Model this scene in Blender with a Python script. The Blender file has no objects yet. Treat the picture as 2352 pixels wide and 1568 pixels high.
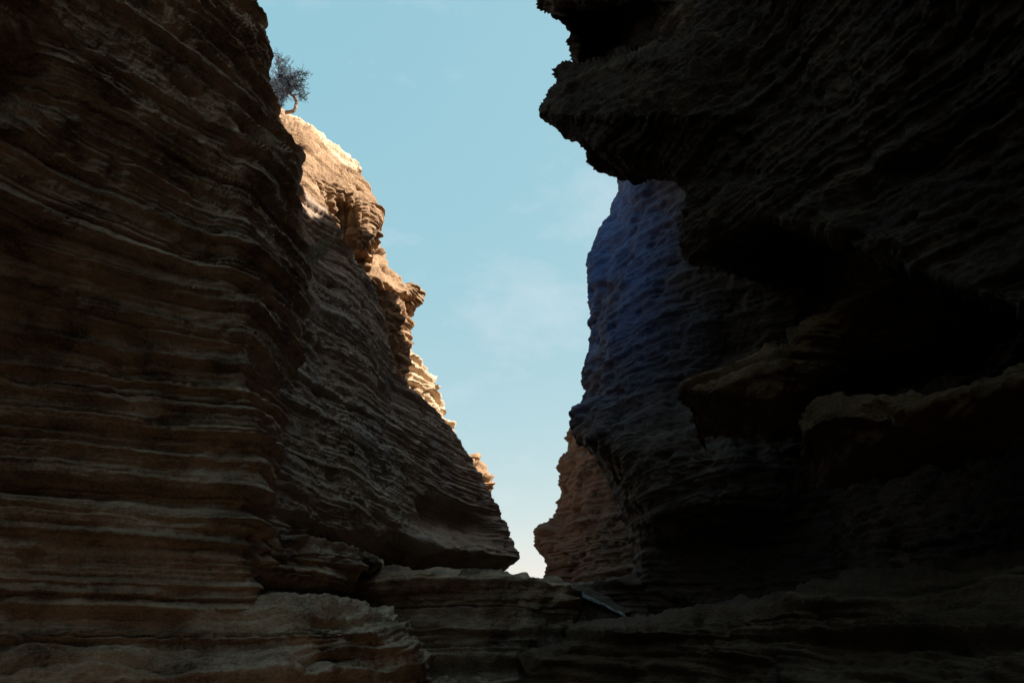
import bpy, math, random
import numpy as np
from mathutils import Vector

scene = bpy.context.scene
col = scene.collection

# ------------------------------------------------------------------ camera
PW, PH = 2352.0, 1568.0                 # working pixel frame of the photograph
LENS = 24.0
F = LENS / 36.0 * PW
EYE = np.array([0.0, 0.0, 1.6])
PITCH = math.atan((1440 - PH / 2) / F)
CP, SP = math.cos(PITCH), math.sin(PITCH)
cam_d = bpy.data.cameras.new('camera')
cam_d.lens = LENS
cam_d.sensor_width = 36.0
cam_d.clip_start = 0.05
cam_d.clip_end = 3000
cam = bpy.data.objects.new('camera', cam_d)
col.objects.link(cam)
cam.location = EYE
cam.rotation_euler = (math.pi / 2 + PITCH, 0, 0)
scene.camera = cam

# ------------------------------------------------------------------ light
SUN_EL, SUN_AZ = math.radians(46), math.radians(94)     # azimuth: 0 = ahead (+Y), 90 = right (+X)
EXPOSURE = 1.48
world = bpy.data.worlds.new('World')
scene.world = world
world.use_nodes = True
wn, wl = world.node_tree.nodes, world.node_tree.links
wn.clear()
w_out = wn.new('ShaderNodeOutputWorld')
w_bg = wn.new('ShaderNodeBackground')
w_bg.inputs['Strength'].default_value = 0.109
sky = wn.new('ShaderNodeTexSky')
sky.sky_type = 'NISHITA'
sky.sun_disc = False
sky.sun_elevation = SUN_EL
sky.sun_rotation = SUN_AZ
sky.altitude = 0
sky.air_density = 1.0
sky.dust_density = 1.0
sky.ozone_density = 1.0
# thin summer haze and a few wisps of high cloud mixed into the blue
w_tc = wn.new('ShaderNodeTexCoord')
w_map = wn.new('ShaderNodeMapping')
w_map.inputs['Scale'].default_value = (2.2, 2.2, 4.5)
w_map.inputs['Rotation'].default_value = (0.5, 0.15, 0.9)
w_noise = wn.new('ShaderNodeTexNoise')
w_noise.inputs['Scale'].default_value = 1.6
w_noise.inputs['Detail'].default_value = 7
w_noise.inputs['Roughness'].default_value = 0.6
w_ramp = wn.new('ShaderNodeValToRGB')
w_ramp.color_ramp.elements[0].position = 0.53
w_ramp.color_ramp.elements[0].color = (0, 0, 0, 1)
w_ramp.color_ramp.elements[1].position = 0.85
w_ramp.color_ramp.elements[1].color = (0.42, 0.42, 0.42, 1)
w_mix = wn.new('ShaderNodeMixRGB')
w_mix.inputs['Color2'].default_value = (3.2, 3.1, 3.4, 1)
w_tint = wn.new('ShaderNodeMixRGB')
w_tint.blend_type = 'MULTIPLY'
w_tint.inputs['Fac'].default_value = 1.0
w_tint.inputs['Color2'].default_value = (1.12, 0.48, 0.2, 1)
w_haze = wn.new('ShaderNodeMixRGB')
w_haze.inputs['Fac'].default_value = 0.5
w_haze.inputs['Color2'].default_value = (1.05, 3.17, 4.08, 1)
wl.new(w_tc.outputs['Generated'], w_map.inputs['Vector'])
wl.new(w_map.outputs['Vector'], w_noise.inputs['Vector'])
wl.new(w_noise.outputs['Fac'], w_ramp.inputs['Fac'])
wl.new(w_ramp.outputs['Color'], w_mix.inputs['Fac'])
wl.new(sky.outputs['Color'], w_tint.inputs['Color1'])
wl.new(w_tint.outputs['Color'], w_haze.inputs['Color1'])
wl.new(w_haze.outputs['Color'], w_mix.inputs['Color1'])
wl.new(w_mix.outputs['Color'], w_bg.inputs['Color'])
wl.new(w_bg.outputs['Background'], w_out.inputs['Surface'])

sun_d = bpy.data.lights.new('sun', 'SUN')
sun_d.energy = 5.0
sun_d.angle = math.radians(0.5)
sun_d.color = (1.0, 0.93, 0.82)
sun = bpy.data.objects.new('sun', sun_d)
col.objects.link(sun)
to_sun = Vector((math.sin(SUN_AZ) * math.cos(SUN_EL), math.cos(SUN_AZ) * math.cos(SUN_EL), math.sin(SUN_EL)))
sun.rotation_euler = to_sun.to_track_quat('Z', 'Y').to_euler()
sun.location = (8, -4, 20)

scene.view_settings.view_transform = 'Standard'
scene.view_settings.look = 'None'
scene.view_settings.exposure = EXPOSURE
scene.view_settings.gamma = 1.0
scene.view_settings.use_curve_mapping = False
scene.cycles.max_bounces = 6
scene.cycles.diffuse_bounces = 4
scene.cycles.use_denoising = True


# ------------------------------------------------------------------ helpers
def at(px, py, Y):
    """point seen at pixel (px,py) that stands Y metres ahead"""
    dx, dy = (px - PW / 2) / F, (PH / 2 - py) / F
    d = np.array([dx, CP - dy * SP, SP + dy * CP])
    return EYE + d * (Y / d[1])


def pix(P):
    """world points -> pixels (for choosing mesh density)"""
    v = P - EYE
    zc = np.maximum(v[..., 1] * CP + v[..., 2] * SP, 0.3)
    yc = -v[..., 1] * SP + v[..., 2] * CP
    return np.stack([PW / 2 + F * v[..., 0] / zc, PH / 2 - F * yc / zc], -1)


rng0 = np.random.RandomState(7)
LAT = rng0.rand(64, 64, 64).astype(np.float32) * 2 - 1


def vnoise(P):
    P = np.asarray(P, np.float32)
    i = np.floor(P)
    f = P - i
    i = i.astype(np.int32) & 63
    f = f * f * (3 - 2 * f)
    x0, y0, z0 = i[..., 0] * 4096, i[..., 1] * 64, i[..., 2]
    x1, y1, z1 = (x0 + 4096) & 262143, (y0 + 64) & 4095, (z0 + 1) & 63
    fx, fy, fz = f[..., 0], f[..., 1], f[..., 2]
    L = LAT.ravel()
    def ln(y, z):
        a = L.take(x0 + (y + z))
        return a + fx * (L.take(x1 + (y + z)) - a)
    a = ln(y0, z0)
    a += fy * (ln(y1, z0) - a)
    b = ln(y0, z1)
    b += fy * (ln(y1, z1) - b)
    return a + fz * (b - a)


def fbm(P, octaves=4, gain=0.5, seed=0.0):
    r = np.zeros(P.shape[:-1], np.float32)
    a, s = 1.0, 1.0
    for k in range(octaves):
        r += a * vnoise(P * s + (seed + 13.7 * k))
        a *= gain
        s *= 2.03
    return r


def beds(seed, lo, hi, tmin, tmax):
    r = np.random.RandomState(seed)
    e = [lo]
    while e[-1] < hi:
        e.append(e[-1] + tmin + (tmax - tmin) * r.rand() ** 1.7)
    return np.array(e), r.rand(len(e)), r.rand(len(e))


COARSE = beds(3, -6, 40, 0.09, 0.34)
MEDIUM = beds(5, -6, 40, 0.028, 0.10)
FINE = beds(11, -6, 40, 0.010, 0.045)


def bed_profile(h, P, table, lat_scale, hard=0.25):
    """ledge shape of a stack of beds: the face slopes out going down, then is undercut"""
    e, r1, r2 = table
    k = np.clip(np.searchsorted(e, h) - 1, 0, len(e) - 2)
    f = (h - e[k]) / (e[k + 1] - e[k])           # 0 at the foot of the bed, 1 at its top
    up = np.clip(f / hard, 0, 1)
    up = up * up * (3 - 2 * up)                     # quick undercut at the foot
    dn = np.clip((1 - f) / (1 - hard * 0.6), 0, 1) ** 0.75
    q = P * lat_scale
    q = np.stack([q[..., 0], q[..., 1], q[..., 2] * 0.3 + k * 7.31], -1)
    lat = vnoise(q) + 0.5 * vnoise(q * 2.7 + 5.0)
    prom = np.clip(r1[k] ** 1.5 * 1.5 + 0.8 * lat - 0.15, -0.15, 1.6)
    return up * dn * prom - 0.3


def pchip(x, y, xi):
    """shape-preserving cubic through y[n,...] at x[n]"""
    h = np.diff(x)
    hs = h.reshape((-1,) + (1,) * (y.ndim - 1))
    d = np.diff(y, axis=0) / hs
    m = np.zeros_like(y)
    if len(x) > 2:
        a, b = d[:-1], d[1:]
        w1, w2 = 2 * hs[1:] + hs[:-1], hs[1:] + 2 * hs[:-1]
        ok = (a * b) > 0
        with np.errstate(divide='ignore', invalid='ignore'):
            hm = (w1 + w2) / (w1 / a + w2 / b)
        m[1:-1] = np.where(ok, hm, 0)
    m[0], m[-1] = d[0], d[-1]
    k = np.clip(np.searchsorted(x, xi, side='right') - 1, 0, len(x) - 2)
    t = ((xi - x[k]) / h[k]).reshape((-1,) + (1,) * (y.ndim - 1))
    hk = h[k].reshape(t.shape)
    return ((2 * t**3 - 3 * t**2 + 1) * y[k] + (t**3 - 2 * t**2 + t) * hk * m[k]
            + (-2 * t**3 + 3 * t**2) * y[k + 1] + (t**3 - t**2) * hk * m[k + 1])


def net_py(cols, pys):
    """control net whose rows lie at common pixel heights; each column: [(py, px, Y), ...]"""
    out = np.zeros((len(pys), len(cols), 3))
    for j, c in enumerate(cols):
        c = np.array(sorted(c), float)
        for i, py in enumerate(pys):
            out[i, j] = at(np.interp(py, c[:, 0], c[:, 1]), py, np.interp(py, c[:, 0], c[:, 2]))
    return out


def net_idx(cols):
    """control net by index; each column the same number of (px, py, Y)"""
    n = len(cols[0])
    assert all(len(c) == n for c in cols), [len(c) for c in cols]
    return np.array([[at(*cols[j][i]) for j in range(len(cols))] for i in range(n)])


EXT = {}


def ext(net, side, offs):
    """carry a border of the net on, out of sight, by world offsets from that border"""
    EXT[side] = EXT.get(side, 0) + len(offs)
    for o in offs:
        o = np.array(o, float)
        if side == 'top':
            net = np.concatenate([(net[:1] + o), net], 0)
        elif side == 'bottom':
            net = np.concatenate([net, net[-1:] + o], 0)
        elif side == 'left':
            net = np.concatenate([net[:, :1] + o, net], 1)
        else:
            net = np.concatenate([net, net[:, -1:] + o], 1)
    return net


def ext_to_z(net, dx, dy, zs):
    """carry the top border straight up to given heights (one per column, or one for all)"""
    EXT['top'] = EXT.get('top', 0) + 1
    top = net[:1].copy()
    top[0, :, 0] += dx
    top[0, :, 1] += dy
    top[0, :, 2] = np.maximum(zs, top[0, :, 2] + 0.3)
    return np.concatenate([top, net], 0)


def densify(net, step, lo=2, hi=60):
    P = pix(net)
    big = np.array([-300, -300]), np.array([PW + 300, PH + 300])
    Pc = np.clip(P, big[0], big[1])
    du = np.linalg.norm(np.diff(Pc, axis=1), axis=-1)
    dv = np.linalg.norm(np.diff(Pc, axis=0), axis=-1)
    nu = np.clip(np.ceil(np.percentile(du, 85, axis=0) / step), lo, hi * 8).astype(int)
    nv = np.clip(np.ceil(np.percentile(dv, 85, axis=1) / step), lo, hi * 8).astype(int)

    # borders carried on out of sight need few vertices
    for side, arr in (('left', nu), ('right', nu), ('top', nv), ('bottom', nv)):
        k = EXT.get(side, 0)
        for q in range(k):
            cap = 14 if q == k - 1 else 9
            i = q if side in ('left', 'top') else len(arr) - 1 - q
            arr[i] = min(arr[i], cap)
    EXT.clear()

    def knots(n):
        return np.concatenate([k + np.arange(m) / m for k, m in enumerate(n)] + [[len(n)]])
    g = pchip(np.arange(net.shape[0], dtype=float), net, knots(nv))
    g = pchip(np.arange(net.shape[1], dtype=float), np.swapaxes(g, 0, 1), knots(nu))
    return np.swapaxes(g, 0, 1)


def grid_normals(G):
    du = np.gradient(G, axis=1)
    dv = np.gradient(G, axis=0)
    n = np.cross(du, dv)
    l = np.linalg.norm(n, axis=-1, keepdims=True)
    return n / np.maximum(l, 1e-9)


def tag(o, label=None, cat=None, group=None, kind=None):
    if label: o['label'] = label
    if cat: o['category'] = cat
    if group: o['group'] = group
    if kind: o['kind'] = kind
    return o


def empty(name, loc=(0, 0, 0)):
    o = bpy.data.objects.new(name, None)
    o.empty_display_size = 0.2
    o.location = loc
    col.objects.link(o)
    return o


def mesh_from(name, verts, faces, mat, parent=None, normals=None, attr=None, smooth=True):
    me = bpy.data.meshes.new(name)
    verts = np.asarray(verts, np.float32)
    faces = np.asarray(faces, np.int32)
    nf, k = faces.shape
    me.vertices.add(len(verts))
    me.vertices.foreach_set('co', verts.ravel())
    me.loops.add(nf * k)
    me.loops.foreach_set('vertex_index', faces.ravel())
    me.polygons.add(nf)
    me.polygons.foreach_set('loop_start', np.arange(0, nf * k, k, dtype=np.int32))
    me.update(calc_edges=True)
    me.polygons.foreach_set('use_smooth', np.full(nf, smooth, dtype=bool))
    if attr is not None:
        a = me.attributes.new('bed', 'FLOAT', 'POINT')
        a.data.foreach_set('value', np.asarray(attr, np.float32))
    me.materials.append(mat)
    o = bpy.data.objects.new(name, me)
    col.objects.link(o)
    if parent is not None:
        o.parent = parent
    return o


TRIS = [0]


def rock(name, label, cat, net, mat, step=2.6, amp=1.0, coarse=0.16, medium=0.05, fine=0.014, lump=0.10, lump_s=0.9,
         pit=0.03, dip=(0.0, 0.0), warp=0.06, lam=0.035, recess=0.0, rough=0.016, flute=0.0, bands=None, flip=False, group=None, part='rock_layer', seed=0.0, grit=0.010):
    """one rock mass: a control net grown into a dense bedded surface, cut into its beds"""
    G = densify(net, step)
    N = grid_normals(G)
    # outward side is the one that looks back at the viewer where the net is in view
    P2 = pix(G)
    inside = ((P2[..., 0] > 0) & (P2[..., 0] < PW) & (P2[..., 1] > 0) & (P2[..., 1] < PH))
    view = EYE - G
    s = np.sum((N * view).sum(-1)[inside])
    sgn = 1.0 if s >= 0 else -1.0
    if flip:
        sgn = -sgn
    N = N * sgn
    h = G[..., 2] - dip[0] * G[..., 0] - dip[1] * G[..., 1]
    h = h + warp * fbm(G * 0.45, 2, 0.5, seed + 3.0) + 0.012 * fbm(G * 2.2, 2, 0.5, seed + 9.0)
    D = coarse * bed_profile(h, G, COARSE, 0.8, 0.22)
    D += medium * bed_profile(h, G, MEDIUM, 1.1, 0.3)
    D += fine * bed_profile(h, G, FINE, 2.0, 0.4)
    D += lump * fbm(G * lump_s, 3, 0.5, seed)
    # beds that pinch out, swell and break off along the face
    D += lam * fbm(np.stack([G[..., 0] * 1.3, G[..., 1] * 1.3, h * 9.0], -1), 4, 0.6, seed + 71.0)
    if flute > 0:      # rain-worn flutes running down the lower lip
        uu = np.linspace(0, 1, G.shape[1])[None, :] + 0.03 * fbm(G * 1.5, 2, 0.5, seed + 17.0)
        vv = np.linspace(0, 1, G.shape[0])[:, None]
        wv = np.clip((vv - 0.40) / 0.12, 0, 1) * np.clip((0.86 - vv) / 0.1, 0, 1)
        D -= flute * wv * np.abs(np.sin(uu * 41.0)) ** 2.5
    if recess > 0:
        e, r1, r2 = COARSE
        k = np.clip(np.searchsorted(e, h) - 1, 0, len(e) - 2)
        f = (h - e[k]) / (e[k + 1] - e[k])
        soft = np.stack([G[..., 0] * 0.35, G[..., 1] * 0.35, k * 5.13], -1)
        amt = np.clip(r2[k] * 1.6 - 0.85 + 0.9 * vnoise(soft) + 0.35 * vnoise(soft * 3.1), 0, 1)
        w = np.clip(np.minimum(f / 0.30, (1 - f) / 0.16), 0, 1)
        D -= recess * amt * w * w * (3 - 2 * w)
    D += rough * fbm(G * np.array([4.3, 4.3, 6.5]), 4, 0.65, seed + 91.0)
    # broken, scalloped edges and weathered pits
    p = fbm(G * np.array([3.2, 3.2, 5.0]), 3, 0.55, seed + 31.0)
    D -= pit * np.clip(p - 0.25, 0, 1) * 2.2
    D += grit * fbm(G * 13.0, 3, 0.75, seed + 51.0)
    D = D - np.median(D[inside])
    V = G + N * (amp * D)[..., None]
    NV = grid_normals(V) * sgn
    R, Cn = G.shape[:2]
    idx = np.arange(R * Cn).reshape(R, Cn)
    q = np.stack([idx[:-1, :-1], idx[:-1, 1:], idx[1:, 1:], idx[1:, :-1]], -1).reshape(-1, 4)
    if sgn < 0:
        q = q[:, ::-1]
    # grid_normals is du x dv with v running down: faces above wind the other way round
    v0, v1, v3 = V.reshape(-1, 3)[q[:, 0]], V.reshape(-1, 3)[q[:, 1]], V.reshape(-1, 3)[q[:, 3]]
    fn = np.cross(v1 - v0, v3 - v0)
    if np.sum(fn * NV.reshape(-1, 3)[q[:, 0]]) < 0:
        q = q[:, ::-1]
    TRIS[0] += len(q) * 2
    root = empty(name, tuple(net[-1, net.shape[1] // 2]))
    tag(root, label, cat, group, 'thing')
    base = np.array(root.location)
    hv, Vv, NVv = h.ravel(), V.reshape(-1, 3) - base, NV.reshape(-1, 3)
    fh = hv[q].mean(1)
    cuts = [] if not bands else list(bands)
    # put each cut into the nearest parting between two beds
    cuts = sorted(set(float(COARSE[0][np.argmin(abs(COARSE[0] - c))]) for c in cuts))
    lo = -1e9
    for c in cuts + [1e9]:
        sel = (fh > lo) & (fh <= c)
        lo = c
        if not sel.any():
            continue
        f = q[sel]
        used, inv = np.unique(f, return_inverse=True)
        hm = float(np.median(hv[used]))
        mesh_from(part(hm) if callable(part) else part, Vv[used], inv.reshape(f.shape), mat(hm) if callable(mat) else mat, root, None, hv[used])
    return root


# ------------------------------------------------------------------ materials
def rock_mat(name, dark, mid, pale, lo=0.15, hi=0.85, rough=0.9, bump=0.5, spec=0.25, streak=0.0, patch=(0.5, 0.5, 0.5), patch_amt=0.0):
    m = bpy.data.materials.new(name)
    m.use_nodes = True
    n, l = m.node_tree.nodes, m.node_tree.links
    b = n['Principled BSDF']
    tc = n.new('ShaderNodeTexCoord')
    geo = n.new('ShaderNodeNewGeometry')
    at_ = n.new('ShaderNodeAttribute')
    at_.attribute_name = 'bed'
    # colour of the beds: 1-D noise along the bed height
    cmb = n.new('ShaderNodeCombineXYZ')
    l.new(at_.outputs['Fac'], cmb.inputs['Z'])
    nb = n.new('ShaderNodeTexNoise')
    nb.inputs['Scale'].default_value = 8.0
    nb.inputs['Detail'].default_value = 8
    nb.inputs['Roughness'].default_value = 0.7
    l.new(cmb.outputs['Vector'], nb.inputs['Vector'])
    # weathering
    nw = n.new('ShaderNodeTexNoise')
    nw.inputs['Scale'].default_value = 2.3
    nw.inputs['Detail'].default_value = 9
    nw.inputs['Roughness'].default_value = 0.65
    l.new(geo.outputs['Position'], nw.inputs['Vector'])
    mix = n.new('ShaderNodeMath')
    mix.operation = 'ADD'
    l.new(nb.outputs['Fac'], mix.inputs[0])
    l.new(nw.outputs['Fac'], mix.inputs[1])
    ng = n.new('ShaderNodeTexNoise')
    ng.inputs['Scale'].default_value = 55
    ng.inputs['Detail'].default_value = 5
    ng.inputs['Roughness'].default_value = 0.75
    l.new(geo.outputs['Position'], ng.inputs['Vector'])
    mad = n.new('ShaderNodeMath')
    mad.operation = 'MULTIPLY_ADD'
    mad.inputs[1].default_value = 0.55
    l.new(ng.outputs['Fac'], mad.inputs[0])
    l.new(mix.outputs[0], mad.inputs[2])
    ramp = n.new('ShaderNodeValToRGB')
    mr = n.new('ShaderNodeMapRange')
    mr.inputs['From Min'].default_value = 0.85
    mr.inputs['From Max'].default_value = 1.75
    l.new(mad.outputs[0], mr.inputs['Value'])
    l.new(mr.outputs['Result'], ramp.inputs['Fac'])
    e = ramp.color_ramp.elements
    e[0].position, e[0].color = lo, (*dark, 1)
    e[1].position, e[1].color = hi, (*pale, 1)
    k = e.new(0.5)
    k.color = (*mid, 1)
    colour = ramp.outputs['Color']
    if patch_amt > 0:
        np_ = n.new('ShaderNodeTexNoise')
        np_.inputs['Scale'].default_value = 0.8
        np_.inputs['Detail'].default_value = 5
        l.new(geo.outputs['Position'], np_.inputs['Vector'])
        pr = n.new('ShaderNodeMapRange')
        pr.inputs['From Min'].default_value = 0.45
        pr.inputs['From Max'].default_value = 0.65
        pr.inputs['To Max'].default_value = patch_amt
        l.new(np_.outputs['Fac'], pr.inputs['Value'])
        mx = n.new('ShaderNodeMixRGB')
        mx.inputs['Color2'].default_value = (*patch, 1)
        l.new(pr.outputs['Result'], mx.inputs['Fac'])
        l.new(colour, mx.inputs['Color1'])
        colour = mx.outputs['Color']
    l.new(colour, b.inputs['Base Color'])
    b.inputs['Roughness'].default_value = rough
    b.inputs['Specular IOR Level'].default_value = spec
    # fine relief: grains, pores and thin laminae
    lam = n.new('ShaderNodeMapping')
    lam.inputs['Scale'].default_value = (1.0, 1.0, 3.5)
    l.new(geo.outputs['Position'], lam.inputs['Vector'])
    n1 = n.new('ShaderNodeTexNoise')
    n1.inputs['Scale'].default_value = 22
    n1.inputs['Detail'].default_value = 8
    n1.inputs['Roughness'].default_value = 0.72
    l.new(lam.outputs['Vector'], n1.inputs['Vector'])
    vor = n.new('ShaderNodeTexVoronoi')
    vor.inputs['Scale'].default_value = 34
    l.new(geo.outputs['Position'], vor.inputs['Vector'])
    vm = n.new('ShaderNodeMath')
    vm.operation = 'MULTIPLY_ADD'
    vm.inputs[1].default_value = 0.45
    l.new(vor.outputs['Distance'], vm.inputs[0])
    l.new(n1.outputs['Fac'], vm.inputs[2])
    # thin laminae follow the beds
    nl = n.new('ShaderNodeTexNoise')
    nl.inputs['Scale'].default_value = 38
    nl.inputs['Detail'].default_value = 4
    nl.inputs['Roughness'].default_value = 0.7
    lv = n.new('ShaderNodeVectorMath')
    lv.operation = 'MULTIPLY_ADD'
    lv.inputs[1].default_value = (0.03, 0.03, 0.0)
    l.new(geo.outputs['Position'], lv.inputs[0])
    l.new(cmb.outputs['Vector'], lv.inputs[2])
    l.new(lv.outputs['Vector'], nl.inputs['Vector'])
    vl = n.new('ShaderNodeMath')
    vl.operation = 'MULTIPLY_ADD'
    vl.inputs[1].default_value = 0.8
    l.new(nl.outputs['Fac'], vl.inputs[0])
    l.new(vm.outputs[0], vl.inputs[2])
    bp = n.new('ShaderNodeBump')
    bp.inputs['Strength'].default_value = bump
    bp.inputs['Distance'].default_value = 0.03
    l.new(vl.outputs[0], bp.inputs['Height'])
    l.new(bp.outputs['Normal'], b.inputs['Normal'])
    return m


def plain_mat(name, c, rough=0.85, var=0.25, scale=30):
    m = bpy.data.materials.new(name)
    m.use_nodes = True
    n, l = m.node_tree.nodes, m.node_tree.links
    b = n['Principled BSDF']
    geo = n.new('ShaderNodeNewGeometry')
    t = n.new('ShaderNodeTexNoise')
    t.inputs['Scale'].default_value = scale
    t.inputs['Detail'].default_value = 6
    l.new(geo.outputs['Position'], t.inputs['Vector'])
    r = n.new('ShaderNodeValToRGB')
    r.color_ramp.elements[0].position = 0.3
    r.color_ramp.elements[0].color = (*[x * (1 - var) for x in c], 1)
    r.color_ramp.elements[1].position = 0.7
    r.color_ramp.elements[1].color = (*[min(1, x * (1 + var)) for x in c], 1)
    l.new(t.outputs['Fac'], r.inputs['Fac'])
    l.new(r.outputs['Color'], b.inputs['Base Color'])
    b.inputs['Roughness'].default_value = rough
    b.inputs['Specular IOR Level'].default_value = 0.2
    return m


M_BROWN = rock_mat('brown_sandstone', (0.12, 0.070, 0.041), (0.45, 0.292, 0.186), (0.68, 0.49, 0.345), lo=0.26, hi=0.74, bump=1.0)
M_GREY = rock_mat('grey_brown_sandstone', (0.15, 0.097, 0.063), (0.40, 0.28, 0.20), (0.58, 0.435, 0.33), bump=0.9,
                  patch=(0.33, 0.285, 0.27), patch_amt=0.55)
M_MID = rock_mat('ledge_sandstone', (0.06, 0.032, 0.017), (0.33, 0.198, 0.115), (0.57, 0.385, 0.25), lo=0.28, hi=0.74, bump=1.0,
                 patch=(0.28, 0.235, 0.21), patch_amt=0.35)
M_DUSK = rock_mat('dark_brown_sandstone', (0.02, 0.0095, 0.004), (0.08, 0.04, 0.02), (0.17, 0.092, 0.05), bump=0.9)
M_TAN = rock_mat('tan_sandstone', (0.16, 0.09, 0.05), (0.31, 0.19, 0.105), (0.48, 0.32, 0.2), bump=0.8)
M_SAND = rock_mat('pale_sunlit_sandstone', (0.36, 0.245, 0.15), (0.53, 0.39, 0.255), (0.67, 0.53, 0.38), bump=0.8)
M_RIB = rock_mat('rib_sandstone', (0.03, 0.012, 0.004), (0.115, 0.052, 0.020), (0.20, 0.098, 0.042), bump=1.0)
M_DARK = rock_mat('shade_darkened_rock', (0.010, 0.005, 0.0025), (0.048, 0.024, 0.013), (0.15, 0.082, 0.048), bump=1.0)  # very low albedo puts the right wall's deep shade into its colour
M_BLUE = rock_mat('blue_glow_rock', (0.014, 0.007, 0.004), (0.05, 0.027, 0.016), (0.10, 0.058, 0.036), bump=0.7, rough=0.75, spec=0.4)


def blue_glow(m, tint):
    # blue lens glow painted into the rock colour, fading downwards and into the recess
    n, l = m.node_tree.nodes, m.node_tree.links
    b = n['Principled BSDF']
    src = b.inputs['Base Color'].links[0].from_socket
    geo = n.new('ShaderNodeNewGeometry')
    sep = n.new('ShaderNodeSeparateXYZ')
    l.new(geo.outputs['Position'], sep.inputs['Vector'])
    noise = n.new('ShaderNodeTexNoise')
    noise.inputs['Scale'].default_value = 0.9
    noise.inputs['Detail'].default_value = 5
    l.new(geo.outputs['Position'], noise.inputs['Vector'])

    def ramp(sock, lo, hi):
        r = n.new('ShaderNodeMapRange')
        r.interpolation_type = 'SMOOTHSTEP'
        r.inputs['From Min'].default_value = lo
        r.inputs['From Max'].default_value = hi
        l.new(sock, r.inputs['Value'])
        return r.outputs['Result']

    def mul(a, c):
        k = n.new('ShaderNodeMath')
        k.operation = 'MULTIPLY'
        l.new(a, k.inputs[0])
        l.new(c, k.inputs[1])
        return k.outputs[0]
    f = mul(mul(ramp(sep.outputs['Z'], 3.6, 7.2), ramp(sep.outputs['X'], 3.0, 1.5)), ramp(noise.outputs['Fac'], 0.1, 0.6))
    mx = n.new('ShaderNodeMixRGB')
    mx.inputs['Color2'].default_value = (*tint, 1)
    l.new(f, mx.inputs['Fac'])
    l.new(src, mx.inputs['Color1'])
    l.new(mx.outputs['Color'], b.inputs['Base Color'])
blue_glow(M_BLUE, (0.012, 0.058, 0.22))

M_RED = rock_mat('reddish_sandstone', (0.055, 0.033, 0.024), (0.115, 0.074, 0.055), (0.19, 0.128, 0.098), bump=0.8)
M_PALE = rock_mat('pale_grey_slab', (0.22, 0.21, 0.20), (0.42, 0.41, 0.40), (0.6, 0.59, 0.58), bump=0.7)

# ------------------------------------------------------------------ ground
def ground():
    r = np.random.RandomState(2)
    n = 121
    t = np.linspace(-1, 1, n)
    x = np.sign(t) * (np.abs(t) ** 3) * 400
    X, Yy = np.meshgrid(x, x)
    P = np.stack([X, Yy, np.zeros_like(X)], -1)
    Z = 0.05 * fbm(P * 0.8, 3) - 0.3
    V = np.stack([X, Yy, Z], -1).reshape(-1, 3)
    idx = np.arange(n * n).reshape(n, n)
    q = np.stack([idx[:-1, :-1], idx[:-1, 1:], idx[1:, 1:], idx[1:, :-1]], -1).reshape(-1, 4)
    o = mesh_from('ground', V, q, plain_mat('canyon_floor_gravel', (0.13, 0.10, 0.075), 0.95, 0.4, 3.0))
    tag(o, 'gravelly canyon floor between the rock walls', None, kind='structure')
ground()

# ------------------------------------------------------------------ left wall, near
PYS = list(range(-160, 1760, 24))
sil_A = [(-160, 560, 5.9), (-60, 578, 5.8), (0, 586, 5.8), (45, 602, 5.8), (65, 614, 5.8), (80, 620, 5.8), (92, 607, 5.8),
         (115, 600, 5.8), (130, 596, 5.8), (160, 597, 5.8), (190, 601, 5.8), (205, 610, 5.8), (240, 622, 5.9), (290, 641, 6.0),
         (330, 660, 6.0), (360, 676, 6.0), (400, 686, 6.0), (430, 684, 6.0), (460, 673, 6.1), (480, 678, 6.1), (510, 673, 6.1),
         (540, 681, 6.1), (570, 691, 6.1), (600, 698, 6.2), (640, 698, 6.2), (700, 691, 6.2), (760, 690, 6.2), (810, 680, 6.2),
         (850, 666, 6.1), (900, 660, 6.1), (950, 655, 6.0), (1010, 645, 6.0), (1070, 633, 5.9), (1130, 620, 5.8), (1180, 610, 5.7),
         (1230, 606, 5.6), (1300, 603, 5.5), (1390, 598, 5.4), (1760, 598, 5.3)]
rid_A = [(-160, 500, 5.2), (200, 535, 5.2), (400, 585, 5.15), (560, 578, 5.1), (650, 565, 5.1), (760, 585, 5.05), (850, 580, 5.05),
         (930, 592, 5.05), (1010, 608, 5.05), (1080, 598, 5.05), (1150, 578, 5.05), (1230, 572, 5.0), (1390, 566, 5.0), (1760, 560, 4.9)]
net = net_py([
    [(-160, -330, 2.85), (270, -330, 3.05), (540, -330, 3.5), (770, -330, 4.0), (1100, -330, 4.0), (1760, -330, 3.8)],
    [(-160, -150, 3.15), (270, -150, 3.35), (540, -150, 3.75), (770, -150, 4.2), (1100, -150, 4.15), (1760, -150, 4.0)],
    [(-160, 0, 3.45), (60, 0, 3.55), (150, 0, 3.85), (230, 0, 3.85), (290, 0, 3.65), (540, 0, 4.0), (770, 0, 4.4), (1100, 0, 4.3), (1760, 0, 4.2)],
    [(-160, 150, 3.85), (270, 150, 4.0), (540, 150, 4.25), (770, 150, 4.55), (1100, 150, 4.5), (1760, 150, 4.4)],
    [(-160, 320, 4.3), (270, 320, 4.4), (540, 320, 4.55), (770, 320, 4.75), (1760, 320, 4.65)],
    [(-160, 450, 4.75), (540, 455, 4.85), (770, 460, 4.92), (1760, 450, 4.82)],
    rid_A, sil_A], PYS)
net = ext(net, 'right', [(-0.35, 0.5, 0), (-1.2, 0.6, 0), (-6, 0, 0)])
net = ext(net, 'left', [(-0.4, -0.8, 0), (-0.1, -2.0, 0), (1.2, -4.0, 0), (8, -2, 0)])  # unseen end bent round behind the viewer to cut frontal light
net = ext(net, 'top', [(-0.5, 0.1, 0.9), (-1.5, 0.2, 0.6), (-6, 0, 0.3), (-20, 0, 0)])
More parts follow.
